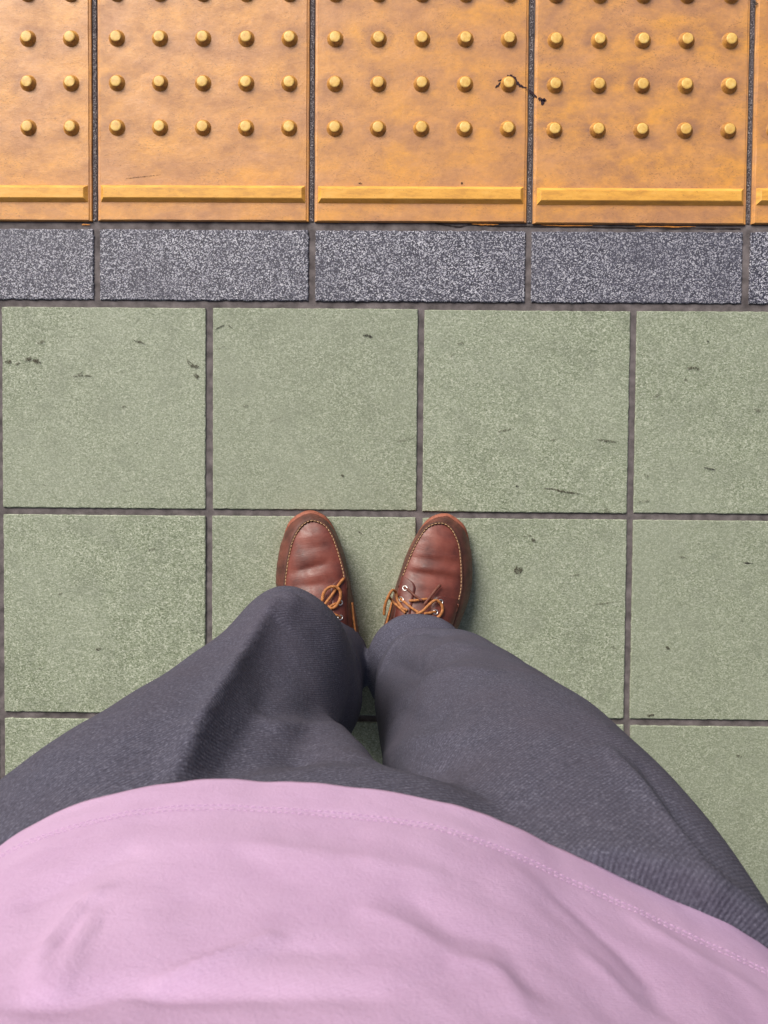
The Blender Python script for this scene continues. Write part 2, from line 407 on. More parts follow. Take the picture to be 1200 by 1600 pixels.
LEFT = [(0.030, -0.130, -0.207, 0.064, 0.072, 0.012), (0.12, -0.131, -0.202, 0.058, 0.074, 0.004), (0.30, -0.129, -0.175, 0.063, 0.080, 0), (0.42, -0.126, -0.138, 0.062, 0.080, 0),
        (0.49, -0.122, -0.112, 0.052, 0.071, 0), (0.54, -0.132, -0.131, 0.056, 0.076, 0), (0.60, -0.147, -0.158, 0.076, 0.088, 0), (0.66, -0.152, -0.174, 0.099, 0.100, 0), (0.72, -0.157, -0.187, 0.115, 0.108, 0), (0.80, -0.150, -0.200, 0.098, 0.108, 0)]
RIGHT = [(0.045, -0.004, -0.206, 0.064, 0.075, 0.026), (0.08, -0.002, -0.204, 0.068, 0.076, 0.022), (0.118, 0.007, -0.210, 0.054, 0.052, 0.016), (0.175, 0.015, -0.202, 0.073, 0.073, 0.012), (0.30, 0.029, -0.199, 0.082, 0.083, 0), (0.50, 0.044, -0.190, 0.086, 0.088, 0),
         (0.60, 0.047, -0.191, 0.090, 0.095, 0), (0.70, 0.045, -0.199, 0.099, 0.101, 0), (0.80, 0.040, -0.212, 0.098, 0.108, 0)]
HEM = [(-0.190, -0.105), (-0.160, -0.0885), (-0.121, -0.0790), (-0.080, -0.0785), (-0.039, -0.0815), (-0.004, -0.0900), (0.036, -0.1080), (0.072, -0.1235), (0.106, -0.1410), (0.140, -0.172), (0.155, -0.215), (0.145, -0.270),
       (0.085, -0.320), (-0.050, -0.335), (-0.170, -0.315), (-0.235, -0.255), (-0.245, -0.195), (-0.225, -0.140)]
HC = np.array([-0.045, -0.205])
def seat():
    rows = []
    for z, sc in ((0.705, 0.70), (0.725, 0.86), (0.755, 0.93), (0.80, 0.935), (0.90, 0.90), (1.02, 0.90)):
        r = (catmull(HEM, 4, True) - HC) * sc + HC
        if z < 0.79:      # the front falls back beside the fly
            r[:, 1] -= 0.006 * np.clip((-0.045 - r[:, 0]) / 0.08, 0, 1) * (r[:, 1] > -0.2)
        rows.append([(x, y, z) for x, y in r])
    n = len(rows[0]); V = sum(rows, []); F = []
    for i in range(len(rows) - 1):
        for k in range(n):
            q = (k + 1) % n; F.append((i * n + k, (i + 1) * n + k, (i + 1) * n + q, i * n + q))
    F.append(tuple(range(n))); F.append(tuple((len(rows) - 1) * n + k for k in range(n))[::-1])
    return V, F
tp = Pile(); tp.add(*tube(LEFT, 1.85)); tp.add(*tube(RIGHT)); tp.add(*seat())
tp.add(*tube([(0.575, -0.094, -0.142, 0.022, 0.026, 0), (0.60, -0.090, -0.140, 0.028, 0.030, 0), (0.63, -0.082, -0.137, 0.029, 0.031, 0), (0.66, -0.075, -0.135, 0.031, 0.033, 0), (0.70, -0.067, -0.133, 0.033, 0.035, 0), (0.735, -0.053, -0.131, 0.034, 0.036, 0), (0.77, -0.042, -0.131, 0.034, 0.036, 0)], 2.0))   # cloth drawn from the inner thigh to the fork
tro = mesh_obj('trousers', tp.v, tp.f, M['trousers'])
bmx = bmesh.new(); bmx.from_mesh(tro.data); bmesh.ops.recalc_face_normals(bmx, faces=bmx.faces); bmx.to_mesh(tro.data); bmx.free()
rm = tro.modifiers.new('remesh', 'REMESH'); rm.mode = 'VOXEL'; rm.voxel_size = 0.0036; rm.use_smooth_shade = True
s_ = tro.modifiers.new('smooth', 'SMOOTH'); s_.factor = 0.5; s_.iterations = 16
dg = bpy.context.evaluated_depsgraph_get(); dg.update()
me2 = bpy.data.meshes.new_from_object(tro.evaluated_get(dg)); old = tro.data; tro.modifiers.clear(); tro.data = me2; bpy.data.meshes.remove(old)
me2.name = 'trousers'
if not me2.materials: me2.materials.append(M['trousers'])

def fold_disp(P, folds):
    """sum of ridges / valleys along 3-D polylines: (points, amplitude, half-width on one side, on the other)"""
    D = np.zeros(len(P))
    for pts, amp, w1 in folds:
        pts = catmull(pts, 6) if len(pts) > 2 else np.array(pts, float)
        best = np.full(len(P), 1e9); tt = np.zeros(len(P)); nseg = len(pts) - 1
        for i in range(nseg):
            a, b = pts[i], pts[i + 1]; ab = b - a; L = ab @ ab + 1e-12
            t = np.clip(((P - a) @ ab) / L, 0, 1); d = np.linalg.norm(P - (a + t[:, None] * ab), axis=1)
            m = d < best; best[m] = d[m]; tt[m] = (i + t[m]) / nseg
        env = np.sin(np.pi * np.clip(tt, 0.0, 1.0)) ** 0.5 * 0.85 + 0.15
        D += amp * env * np.exp(0.35 - np.sqrt((1.5 * best / w1) ** 2 + 0.1225))
    return D
def displace(me, folds, nz=()):
    n = len(me.vertices); co = np.empty(n * 3); me.vertices.foreach_get('co', co); P = co.reshape(-1, 3)
    nr = np.empty(n * 3); me.vertex_normals.foreach_get('vector', nr); N = nr.reshape(-1, 3)
    D = fold_disp(P, folds)
    for amp, sc, seed in nz:
        D += amp * np.array([noise.noise(Vector((p[0] * sc[0] + seed, p[1] * sc[1], p[2] * sc[2]))) for p in P])
    P = P + N * D[:, None]; me.vertices.foreach_set('co', P.ravel()); me.update()
TROUSER_FOLDS = [
    ([(-0.1246, -0.0515, 0.5253), (-0.1282, -0.058, 0.544), (-0.1333, -0.0721, 0.5979), (-0.1323, -0.0781, 0.6776), (-0.1322, -0.0833, 0.7327), (-0.13, -0.0887, 0.7715), (-0.13, -0.09, 0.80)], 0.0115, 0.0085),   # pressed crease, bent knee
    ([(-0.1054, -0.0689, 0.5705), (-0.1093, -0.0803, 0.6317), (-0.1121, -0.086, 0.6918), (-0.1155, -0.0907, 0.7462), (-0.115, -0.092, 0.79)], -0.0060, 0.016),
    ([(-0.1155, -0.0463, 0.5105), (-0.1152, -0.0516, 0.5242), (-0.1169, -0.0611, 0.5521)], 0.0070, 0.016),
    ([(-0.0829, -0.0591, 0.5202), (-0.0868, -0.0714, 0.5565), (-0.0896, -0.085, 0.595)], -0.0035, 0.014),
    ([(-0.107, -0.0852, 0.6704), (-0.0892, -0.0926, 0.6362), (-0.0685, -0.1061, 0.5943)], -0.0060, 0.012),
    ([(-0.1039, -0.09, 0.6898), (-0.0867, -0.0985, 0.659), (-0.0689, -0.1132, 0.6194)], 0.0040, 0.012),
    ([(-0.0673, -0.078, 0.5218), (-0.0703, -0.0919, 0.5653), (-0.0692, -0.1056, 0.5962)], -0.0050, 0.010),
    ([(-0.0176, -0.1255, 0.2217), (0.0008, -0.1207, 0.2185), (0.0214, -0.1131, 0.2867)], -0.0070, 0.013),
    ([(-0.0553, -0.1565, 0.1422), (-0.0281, -0.1312, 0.191), (0.0015, -0.1214, 0.2018), (0.0237, -0.1155, 0.2547)], 0.0050, 0.014),
    ([(-0.0524, -0.1597, 0.2181), (-0.0327, -0.1368, 0.3206), (-0.0189, -0.1241, 0.4034), (-0.0232, -0.129, 0.4634)], -0.0200, 0.034),
    ([(-0.0141, -0.1224, 0.3418), (0.0166, -0.1106, 0.3516), (0.0362, -0.1066, 0.4009)], 0.0045, 0.020),
    ([(-0.0182, -0.1241, 0.4719), (0.006, -0.1076, 0.496), (0.0354, -0.0994, 0.5389)], 0.0040, 0.020),
    ([(-0.0389, -0.1532, 0.4252), (-0.0208, -0.1255, 0.5557), (-0.0025, -0.1083, 0.6127)], -0.0050, 0.016),
    ([(-0.0438, -0.1914, 0.4617), (-0.0227, -0.1246, 0.6137), (-0.002, -0.1066, 0.6561)], 0.0040, 0.014),
    ([(-0.0303, -0.0922, 0.7352), (-0.0114, -0.1122, 0.6873), (0.0033, -0.1055, 0.7098)], -0.0040, 0.012),
    ([(0.0735, -0.1003, 0.6889), (0.0789, -0.1043, 0.7358), (0.0805, -0.1088, 0.7731), (0.0884, -0.1243, 0.8001)], 0.0050, 0.008),
    ([(0.092, -0.1057, 0.6964), (0.093, -0.112, 0.7556), (0.096, -0.1181, 0.7922)], -0.0040, 0.010),
]
displace(me2, TROUSER_FOLDS, [(0.0022, (14, 14, 6), 3.1), (0.0012, (40, 40, 16), 8.7)])
me2.shade_smooth()
# weave coordinates: arc length round the leg and up its front
def cloth_coords(me):
    n = len(me.vertices); co = np.empty(n * 3); me.vertices.foreach_get('co', co); P = co.reshape(-1, 3); out = np.zeros((n, 3))
    for st, m in ((np.array(LEFT), P[:, 0] < -0.055), (np.array(RIGHT), P[:, 0] >= -0.055)):
        zz = np.linspace(0.02, 1.02, 400); cx = np.interp(zz, st[:, 0], st[:, 1]); cy = np.interp(zz, st[:, 0], st[:, 2]); fy = cy + np.interp(zz, st[:, 0], st[:, 4])
        s = np.concatenate([[0], np.cumsum(np.hypot(np.diff(zz), np.diff(fy)))])
        q = P[m]; a = np.arctan2(q[:, 0] - np.interp(q[:, 2], zz, cx), q[:, 1] - np.interp(q[:, 2], zz, cy))
        out[m, 0] = a * (0.09 + 0.025 * np.clip((q[:, 2] - 0.70) / 0.12, 0, 1)); out[m, 1] = np.interp(q[:, 2], zz, s)
    at = me.attributes.new('cloth', 'FLOAT_VECTOR', 'POINT'); at.data.foreach_set('vector', out.ravel())
cloth_coords(me2)
under(tro, person)

# --- shirt
def shirt_ring(z):
    t = (z - 0.80)
    prof = [(0.0, 1.0, 0.0), (0.03, 0.99, 0.0), (0.10, 0.975, 0.000), (0.20, 0.97, 0.002), (0.32, 0.99, 0.0), (0.45, 1.0, -0.004), (0.54, 0.96, -0.01), (0.60, 0.72, -0.015), (0.63, 0.36, -0.015)]
    for a, b in zip(prof, prof[1:]):
        if a[0] <= t <= b[0]:
            u = (t - a[0]) / (b[0] - a[0]); sc = a[1] + (b[1] - a[1]) * u; dy = a[2] + (b[2] - a[2]) * u; break
    else: sc, dy = (1, 0) if t < 0 else (0.36, -0.015)
    r = (catmull(HEM, 16, True) - HC) * sc + HC; r[:, 1] += dy
    return r
zs = list(np.concatenate([np.linspace(0.80, 0.98, 110), np.linspace(0.985, 1.43, 60)]))
rows = [np.column_stack([shirt_ring(z), np.full(len(HEM) * 16, z)]) for z in zs]
# the hem is folded under on the inside
inner = (rows[0][:, :2] - HC) * 0.960 + HC
rows = [np.column_stack([inner, np.full(len(inner), 0.822)]), np.column_stack([inner, np.full(len(inner), 0.8012)]), np.column_stack([(rows[0][:, :2] - HC) * 0.985 + HC, np.full(len(inner), 0.7992)])] + rows
n = len(inner); V = np.concatenate(rows); F = []
for i in range(len(rows) - 1):
    for k in range(n):
        q = (k + 1) % n; F.append((i * n + k, (i + 1) * n + k, (i + 1) * n + q, i * n + q))
shirt = mesh_obj('shirt', V, F, M['shirt'], None, True)
SHIRT_FOLDS = [
    ([(-0.12, -0.082, 0.9229), (-0.126, -0.0832, 0.9052), (-0.1272, -0.0832, 0.8875), (-0.1224, -0.0821, 0.8742)], 0.0022, 0.0024),
    ([(-0.1166, -0.0816, 0.9234), (-0.1186, -0.0821, 0.904), (-0.1207, -0.0822, 0.886)], 0.0020, 0.0022),
    ([(-0.0951, -0.081, 0.9192), (-0.0829, -0.0812, 0.91), (-0.0672, -0.0818, 0.8984)], 0.0024, 0.0032),
    ([(-0.1279, -0.083, 0.9244), (-0.113, -0.0813, 0.9249), (-0.0999, -0.081, 0.9205), (-0.0803, -0.0814, 0.9212), (-0.0402, -0.0841, 0.9186)], -0.0042, 0.0060),
    ([(-0.0331, -0.0849, 0.8719), (-0.0226, -0.0875, 0.8838), (-0.0066, -0.0922, 0.8848), (-0.003, -0.0935, 0.9043)], -0.0030, 0.0060),
    ([(-0.0237, -0.0875, 0.8986), (-0.0102, -0.0911, 0.8979), (-0.0062, -0.092, 0.9136)], 0.0028, 0.0060),
    ([(0.0152, -0.0992, 0.84), (0.0275, -0.1059, 0.8509), (0.0386, -0.1118, 0.8674), (0.0387, -0.1124, 0.8835)], -0.0030, 0.0050),
    ([(-0.107, -0.08, 0.8516), (-0.0777, -0.0809, 0.8535), (-0.0489, -0.0823, 0.8562), (-0.0207, -0.0865, 0.8572)], 0.0026, 0.0110),
    ([(-0.146, -0.0869, 0.8782), (-0.1343, -0.0835, 0.866), (-0.119, -0.0807, 0.8529)], -0.0024, 0.0060),
    ([(-0.0912, -0.0812, 0.9246), (-0.0876, -0.0811, 0.9103), (-0.0697, -0.0817, 0.9036), (-0.0469, -0.0835, 0.9029)], -0.0018, 0.0050),
    ([(0.0171, -0.1019, 0.8682), (0.0307, -0.109, 0.8859)], 0.0024, 0.0050),
    ([(-0.0478, -0.0831, 0.8825), (-0.037, -0.0847, 0.8859), (-0.0235, -0.0875, 0.8958)], 0.0022, 0.0060),
    ([(0.0435, -0.113, 0.8309), (0.062, -0.122, 0.838), (0.085, -0.133, 0.845)], 0.0018, 0.0060)]
for zz_, am_, wd_ in ((0.8247, -0.0007, 0.0022),):
    hp_ = rows[3 + int(round((zz_ - 0.80) / (0.18 / 109.0)))]
    SHIRT_FOLDS.append(([tuple(q) for q in hp_[::12]][:13], am_, wd_))
SHIRT_FOLDS = [(a, b * (1.15 if i < 3 else 0.42 if i in (4, 6) else 0.62), c * (1.0 if i < 3 else 1.3 if i in (4, 6) else 1.12)) for i, (a, b, c) in enumerate(SHIRT_FOLDS)]
displace(shirt.data, SHIRT_FOLDS, [(0.0012, (16, 10, 16), 1.3), (0.0007, (45, 30, 45), 4.4), (0.0004, (90, 60, 90), 6.4)])
under(shirt, person)

# ------------------------------------------------------------------ moccasin boat shoes
def mat_leather(name, dark, mid, light, rough=0.42):
    t = NT(name); tc = t.new('ShaderNodeTexCoord').outputs['Object']
    n1 = t.noise(tc, 38, 4, 0.6); n2 = t.noise(tc, 150, 4, 0.65); cr = t.noise(t.mapping(tc, (0.5, 2.6, 1)), 90, 4, 0.7, 0.5); pore = t.voro(tc, 1400)
    c = t.ramp(n1, [(0.30, dark), (0.5, mid), (0.72, light)])
    c = t.mix(t.rng(n2, 0.5, 0.75, 0, 0.4), c, dark)
    nb = t.bump(cr, 0.28, 0.0012); nb = t.bump(pore, 0.12, 0.0003, nb)
    return t.out(c, t.rng(n2, 0.3, 0.7, rough - 0.08, rough + 0.12), nb, 0.5)
M['vamp'] = mat_leather('brown_leather_apron', lin(90, 46, 40), lin(120, 62, 52), lin(138, 76, 64), 0.44)
M['wall'] = mat_leather('brown_leather_wall', lin(68, 39, 35), lin(98, 56, 47), lin(122, 70, 58), 0.50)
M['stay'] = mat_leather('brown_leather_stay', lin(80, 38, 34), lin(104, 52, 44), lin(118, 62, 52), 0.45)
M['sole'] = mat_plain('tan_rubber_sole', lin(148, 88, 68)[:3], 0.65, 160, 0.35, 0.2, 0.0005)
M['welt'] = mat_plain('dark_seam_leather', lin(84, 50, 40)[:3], 0.6, 300, 0.3, 0.3, 0.0005)
M['thread'] = mat_plain('cream_thread', lin(192, 156, 120)[:3], 0.75, 500, 0.15, 0.3, 0.0003, 0.2)
M['lace'] = mat_plain('tan_leather_lace', lin(170, 110, 62)[:3], 0.6, 260, 0.35, 0.4, 0.0006)
M['lace_dark'] = mat_plain('dark_leather_lace', lin(104, 58, 46)[:3], 0.55, 260, 0.3, 0.4, 0.0006)
M['metal'] = mat_plain('nickel_eyelet', (0.75, 0.73, 0.71), 0.28, 200, 0.08, 0.05, 0.0002, 0.5, 1.0)
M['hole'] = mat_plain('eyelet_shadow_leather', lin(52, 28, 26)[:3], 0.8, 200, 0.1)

OUT = [(.005, .287), (-.024, .272), (-.034, .24), (-.044, .2), (-.051, .165), (-.057, .13), (-.059, .1), (-.058, .083), (-.053, .060), (-.044, .035), (-.029, .0115), (-.012, .0015),
       (.004, -.0005), (.023, .012), (.035, .036), (.0415, .066), (.0435, .092), (.0445, .11), (.046, .146), (.0475, .185), (.045, .22), (.040, .255), (.026, .28)]
TOP = [(.005, .280, .075), (-.019, .268, .073), (-.027, .238, .068), (-.033, .2, .066), (-.038, .165, .064), (-.0425, .13, .059), (-.0428, .1, .0535), (-.0412, .083, .0505), (-.034, .057, .048), (-.0244, .0325, .046), (-.0125, .0165, .044), (-.003, .0100, .043),
       (.0075, .0085, .043), (.0228, .0168, .044), (.0324, .0358, .046), (.0383, .0631, .0485), (.0416, .09, .052), (.0420, .1078, .056), (.038, .146, .066), (.035, .185, .068), (.032, .22, .068), (.028, .253, .070), (.018, .274, .074)]
OD = catmull(OUT, 8, True); TD = catmull(TOP, 8, True)
def seam_uz(v):
    lat = TD[8:96][::-1]; med = TD[96:160]
    ul = np.interp(v, lat[:, 1], lat[:, 0]); zl = np.interp(v, lat[:, 1], lat[:, 2])
    um = np.interp(v, med[:, 1], med[:, 0]); zm = np.interp(v, med[:, 1], med[:, 2])
    return ul, zl, um, zm
def apron_z(u, v, creases):
    ul, zl, um, zm = seam_uz(v); s = min(max((u - ul) / max(um - ul, 1e-6), 0), 1)
    bulge = np.interp(v, [0.008, 0.03, 0.07, 0.11, 0.15, 0.20], [0.0, 0.0075, 0.0115, 0.0165, 0.022, 0.03])
    z = zl + (zm - zl) * s + bulge * (max(0.0, 1 - (2 * s - 1) ** 2)) ** 0.62
    for (v0, slope, amp, wd, s0, sw) in creases:
        d = (v - v0 - slope * (s - 0.5)) / wd
        z += amp * math.exp(-d * d) * math.exp(-((s - s0) / sw) ** 2)
    return z
CREASES = {'left': [(0.072, -0.012, -0.0022, 0.0045, 0.45, 0.30), (0.083, -0.004, 0.0016, 0.007, 0.6, 0.35), (0.058, 0.0, 0.001, 0.010, 0.4, 0.4), (0.096, 0.006, -0.0012, 0.004, 0.5, 0.3), (0.046, 0.0, -0.0008, 0.006, 0.6, 0.3)],
           'right': [(0.060, 0.010, -0.0015, 0.0026, 0.55, 0.45), (0.066, 0.012, -0.0009, 0.0018, 0.4, 0.4), (0.080, 0.010, -0.0020, 0.0040, 0.6, 0.40), (0.086, 0.014, -0.0009, 0.002, 0.5, 0.4), (0.072, 0.010, 0.0014, 0.005, 0.5, 0.4), (0.094, 0.004, 0.0010, 0.006, 0.4, 0.4)]}

def build_shoe(side, loc, rotz, laces, eyelets):
    sg = 1.0 if side == 'left' else -1.0; cr = CREASES[side]
    W = lambda u, v, z: (sg * u, -v, z)
    flip = sg > 0
    def emit(name, V, F, mat, parent, smooth=True):
        V = [W(*p) for p in V]; F = [tuple(f) if flip else tuple(f)[::-1] for f in F]
        o = mesh_obj(name, V, F, mat, parent, smooth)
        b = bmesh.new(); b.from_mesh(o.data); bmesh.ops.recalc_face_normals(b, faces=b.faces); b.to_mesh(o.data); b.free()
        if smooth: o.data.shade_smooth()
        return o
    n = len(OD); rows = []; K = 12
    for k in range(K + 1):
        t = k / K; a = t ** 2.0; row = []
        for i in range(n):
            u = OD[i][0] + (TD[i][0] - OD[i][0]) * a; v = OD[i][1] + (TD[i][1] - OD[i][1]) * a
            z = 0.014 + (TD[i][2] - 0.014) * (1 - (1 - t) ** 1.25)
            front = math.exp(-((v - 0.05) / 0.05) ** 2)
            pl = math.sin(i * 1.35 + 0.6 * math.sin(i * 0.37)) * 0.00055 * front * math.sin(math.pi * min(1, t * 1.05)) ** 2
            nx, ny = OD[i][0] - 0.0, OD[i][1] - 0.10; L = math.hypot(nx, ny) + 1e-6
            wv = 0.0007 * noise.noise(Vector((i * 0.21, t * 2.0, 3.0 * sg)))
            row.append((u + nx / L * (pl + wv), v + ny / L * (pl + wv), z))
        rows.append(row)
    # fold the collar edge inwards
    rows.append([(p[0] * 0.90, 0.10 + (p[1] - 0.10) * 0.97, p[2] - 0.003) for p in rows[-1]])
    V = sum(rows, []); F = []
    for a in range(len(rows) - 1):
        for i in range(n):
            q = (i + 1) % n; F.append((a * n + i, a * n + q, (a + 1) * n + q, (a + 1) * n + i))
    root = emit('shoe', V, F, M['wall'], None)
    root.location = loc; root.rotation_euler = (0, 0, rotz)
    root.parent = person; root.matrix_parent_inverse = person.matrix_basis.inverted()
    # sole with a rolled toe lip
    rows = []
    for (e, z) in ((-0.002, 0.0), (0.0018, 0.001), (0.0024, 0.012), (0.0020, 0.0165), (-0.004, 0.0178)):
        row = []
        for i in range(n):
            d = OD[(i + 1) % n] - OD[i - 1]; nn = np.array([d[1], -d[0]]); nn /= np.linalg.norm(nn) + 1e-9
            if np.dot(nn, OD[i] - np.array([0, 0.14])) < 0: nn = -nn
            toe = math.exp(-(max(OD[i][1], 0) / 0.022) ** 2)
            ee = e + (0.0040 * toe - 0.0030 if e > 0 else 0)
            row.append((OD[i][0] + nn[0] * ee, OD[i][1] + nn[1] * ee, z + (0.006 * toe if z > 0.01 else 0)))
        rows.append(row)
    V = sum(rows, []); F = [tuple(range(n))[::-1]]
    for a in range(len(rows) - 1):
        for i in range(n):
            q = (i + 1) % n; F.append((a * n + i, a * n + q, (a + 1) * n + q, (a + 1) * n + i))
    emit('sole', V, F, M['sole'], root)
    # apron (plug) and tongue
    V = []; F = []; nv, nu = 56, 33
    for a in range(nv + 1):
        v = 0.0086 + (0.185 - 0.0086) * (a / nv) ** 1.15
        ul, zl, um, zm = seam_uz(v)
        for b in range(nu + 1):
            s = 0.5 - 0.5 * math.cos(math.pi * b / nu); u = ul + (um - ul) * s
            zz = apron_z(u, v, cr) + 0.0004 * noise.noise(Vector((u * 90, v * 90, 5 + sg)))
            V.append((u, v, zz - 0.0016))
    for a in range(nv):
        for b in range(nu):
            i = a * (nu + 1) + b; F.append((i, i + 1, i + nu + 2, i + nu + 1))
    emit('apron', V, F, M['vamp'], root)
    # raised moccasin seam and its stitching
    front = [p for p in TD[6 * 8 - 6:17 * 8 + 1]]
    path = [(p[0] * 0.985, p[1] + 0.0004, p[2] + 0.0004) for p in front]
    Vv, Ff = sweep([Vector(p) for p in path], 0.0019, 8, 0.9)
    emit('seam', Vv, Ff, M['welt'], root)
    pl = Pile(); P = [Vector(p) for p in path]; acc = 0.0; nxt = 0.002; L = [0]
    for a, b in zip(P, P[1:]): L.append(L[-1] + (b - a).length)
    def at(sv):
        for i in range(len(P) - 1):
            if L[i] <= sv <= L[i + 1]: return P[i].lerp(P[i + 1], (sv - L[i]) / max(L[i + 1] - L[i], 1e-9))
        return P[-1]
    sv = 0.002
    while sv < L[-1] - 0.004:
        a, b = at(sv), at(sv + 0.0034); c = Vector((0.0, 0.09, 0.06))
        inn = lambda p: p + (Vector((c.x, c.y, p.z)) - p).normalized() * 0.0011 + Vector((0, 0, 0.0017))
        a, b = inn(a), inn(b); j = random.uniform(-0.0002, 0.0002)
        vv, ff = sweep([a - Vector((0, 0, 0.0006)), a.lerp(b, 0.2) + Vector((j, j, 0.0002)), a.lerp(b, 0.8) + Vector((j, -j, 0.0002)), b - Vector((0, 0, 0.0006))], 0.00062, 5)
        pl.add(vv, ff); sv += 0.0048 + random.uniform(-0.0002, 0.0002)
    emit('stitching', pl.v, pl.f, M['thread'], root)
    # eyelet stays: leather facings either side of the tongue
    def stay(pts_edge, med):
        V = []; F = []; m = 22; kk = 10
        E_ = catmull(pts_edge, 8)
        for p in E_:
            u0, v0 = p
            ul, zl, um, zm = seam_uz(v0); ue = (um - 0.0002) if med else (ul + 0.0006)
            for b in range(kk + 1):
                s = b / kk; u = u0 + (ue - u0) * s
                V.append((u, v0, apron_z(u, v0, cr) + 0.0014 - 0.0026 * (s == 0) - 0.0008 * (s == 1)))
        c = kk + 1
        for a in range(len(E_) - 1):
            for b in range(kk): F.append((a * c + b, a * c + b + 1, (a + 1) * c + b + 1, (a + 1) * c + b))
        o = emit('eyelet_stay', V, F, M['stay'], root)
    stay([(0.0375, 0.0925), (0.0295, 0.0945), (0.0225, 0.0985), (0.0195, 0.1045), (0.0195, 0.118), (0.0185, 0.14), (0.018, 0.18)], True)
    stay([(-0.035, 0.1045), (-0.018, 0.1035), (-0.0085, 0.1055), (-0.0060, 0.112), (-0.006, 0.13), (-0.006, 0.18)], False)
    for (u, v) in eyelets:
        V = []; F = []; R_, r_ = 0.0029, 0.00085
        z0 = apron_z(u, v, cr) + 0.0018
        sl = (apron_z(u + 0.003, v, cr) - apron_z(u - 0.003, v, cr)) / 0.006; sv_ = (apron_z(u, v + 0.003, cr) - apron_z(u, v - 0.003, cr)) / 0.006
        for a in range(18):
            A = 2 * math.pi * a / 18
            for b in range(8):
                B = 2 * math.pi * b / 8; q = R_ + r_ * math.cos(B); du, dv = q * math.cos(A), q * math.sin(A)
                V.append((u + du, v + dv, z0 + sl * du + sv_ * dv + r_ * math.sin(B)))
        for a in range(18):
            for b in range(8): F.append((a * 8 + b, ((a + 1) % 18) * 8 + b, ((a + 1) % 18) * 8 + (b + 1) % 8, a * 8 + (b + 1) % 8))
        e = emit('eyelet', V, F, M['metal'], root)
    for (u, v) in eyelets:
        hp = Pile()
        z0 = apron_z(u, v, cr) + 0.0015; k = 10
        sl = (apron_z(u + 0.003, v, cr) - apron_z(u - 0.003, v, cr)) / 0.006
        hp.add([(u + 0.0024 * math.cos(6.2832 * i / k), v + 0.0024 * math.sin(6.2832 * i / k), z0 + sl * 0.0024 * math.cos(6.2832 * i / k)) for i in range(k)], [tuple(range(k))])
        emit('eyelet_shade_disc', hp.v, hp.f, M['hole'], root)  # dark disc painted as the shade inside the eyelet hole
    for (mat, rad, flat, pts) in laces:
        C = catmull([(u, v, apron_z(u, v, cr) + dz) if abs(u) < 0.046 else (u, v, 0.066 + dz) for (u, v, dz) in pts], 8)
        C = [Vector(c) + Vector((0, 0, 0.0003 * math.sin(i * 0.9))) for i, c in enumerate(C)]
        Vv, Ff = sweep(C, [rad * 1.2 * (1 + 0.12 * noise.noise(Vector((i * 0.4, rad * 900, 1)))) for i in range(len(C))], 8, flat)
        emit('lace', Vv, Ff, M[mat], root)
    # lace threaded round the collar, showing along the inner quarter
    pts = []
    for v in np.linspace(0.128, 0.20, 9):
        i = int(np.argmin(np.abs(TD[17 * 8:20 * 8, 1] - v))) + 17 * 8
        tt = 0.62; a = tt ** 2.0
        pts.append((OD[i][0] + (TD[i][0] - OD[i][0]) * a + 0.0022, v, 0.014 + (TD[i][2] - 0.014) * (1 - (1 - tt) ** 1.25)))
    Vv, Ff = sweep([Vector(p) for p in catmull(pts, 4)], 0.0015, 8)
    emit('collar_lace', Vv, Ff, M['lace'], root)
    # knot that finishes the seam on the outer side
    kp = Pile()
    for q in range(3):
        ctr = Vector((-0.0405 + 0.001 * q, 0.113 + 0.003 * q, 0.060)); R_ = 0.0022 + 0.0004 * q
        kp.add(*sweep([ctr + Vector((R_ * math.cos(a + q), R_ * math.sin(a + q) * 1.3, 0.0012 * math.sin(2 * a))) for a in np.linspace(0, 5.6, 14)], 0.0009, 6))
    emit('seam_knot', kp.v, kp.f, M['lace_dark'], root)
    return root

T, D = 'lace', 'lace_dark'
LACES_R = [(D, .0014, .7, [(.035, .106, .0005), (.0286, .1071, .0030), (.0187, .1116, .0038), (.0082, .1151, .0042)]),
           (D, .0016, .6, [(-.0108, .0894, .0040), (-.0064, .0966, .0048), (-.0007, .1085, .0060), (.0045, .1195, .0050)]),
           (T, .0014, .7, [(.0245, .1201, .0020), (.0173, .1174, .0030), (.0062, .1129, .0030), (-.0037, .1104, .0028)]),
           (T, .0016, .8, [(.0115, .1335, .0030), (.0043, .1273, .0055), (-.0019, .117, .0075), (-.0089, .110, .0075), (-.0165, .1125, .0060), (-.0209, .1193, .0055), (-.02, .1265, .0050), (-.0161, .1318, .0045)]),
           (T, .0016, .8, [(.052, .1471, .006), (.054, .1353, .009), (.0534, .1238, .011), (.0501, .1124, .010), (.0443, .1145, .010), (.0404, .1231, .009), (.0315, .1306, .006), (.0241, .1322, .005)]),
           (T, .0014, .8, [(.0534, .1203, .009), (.0455, .1271, .008), (.0357, .1316, .006), (.0258, .1361, .004)]),
           (T, .0014, .8, [(.0365, .1213, .0010), (.0278, .1244, .0030), (.0181, .1281, .0036), (.0097, .1304, .0040)]),
           (T, .0014, .8, [(.0018, .1302, .0040), (-.0062, .1273, .0036), (-.0126, .1248, .0010)])]
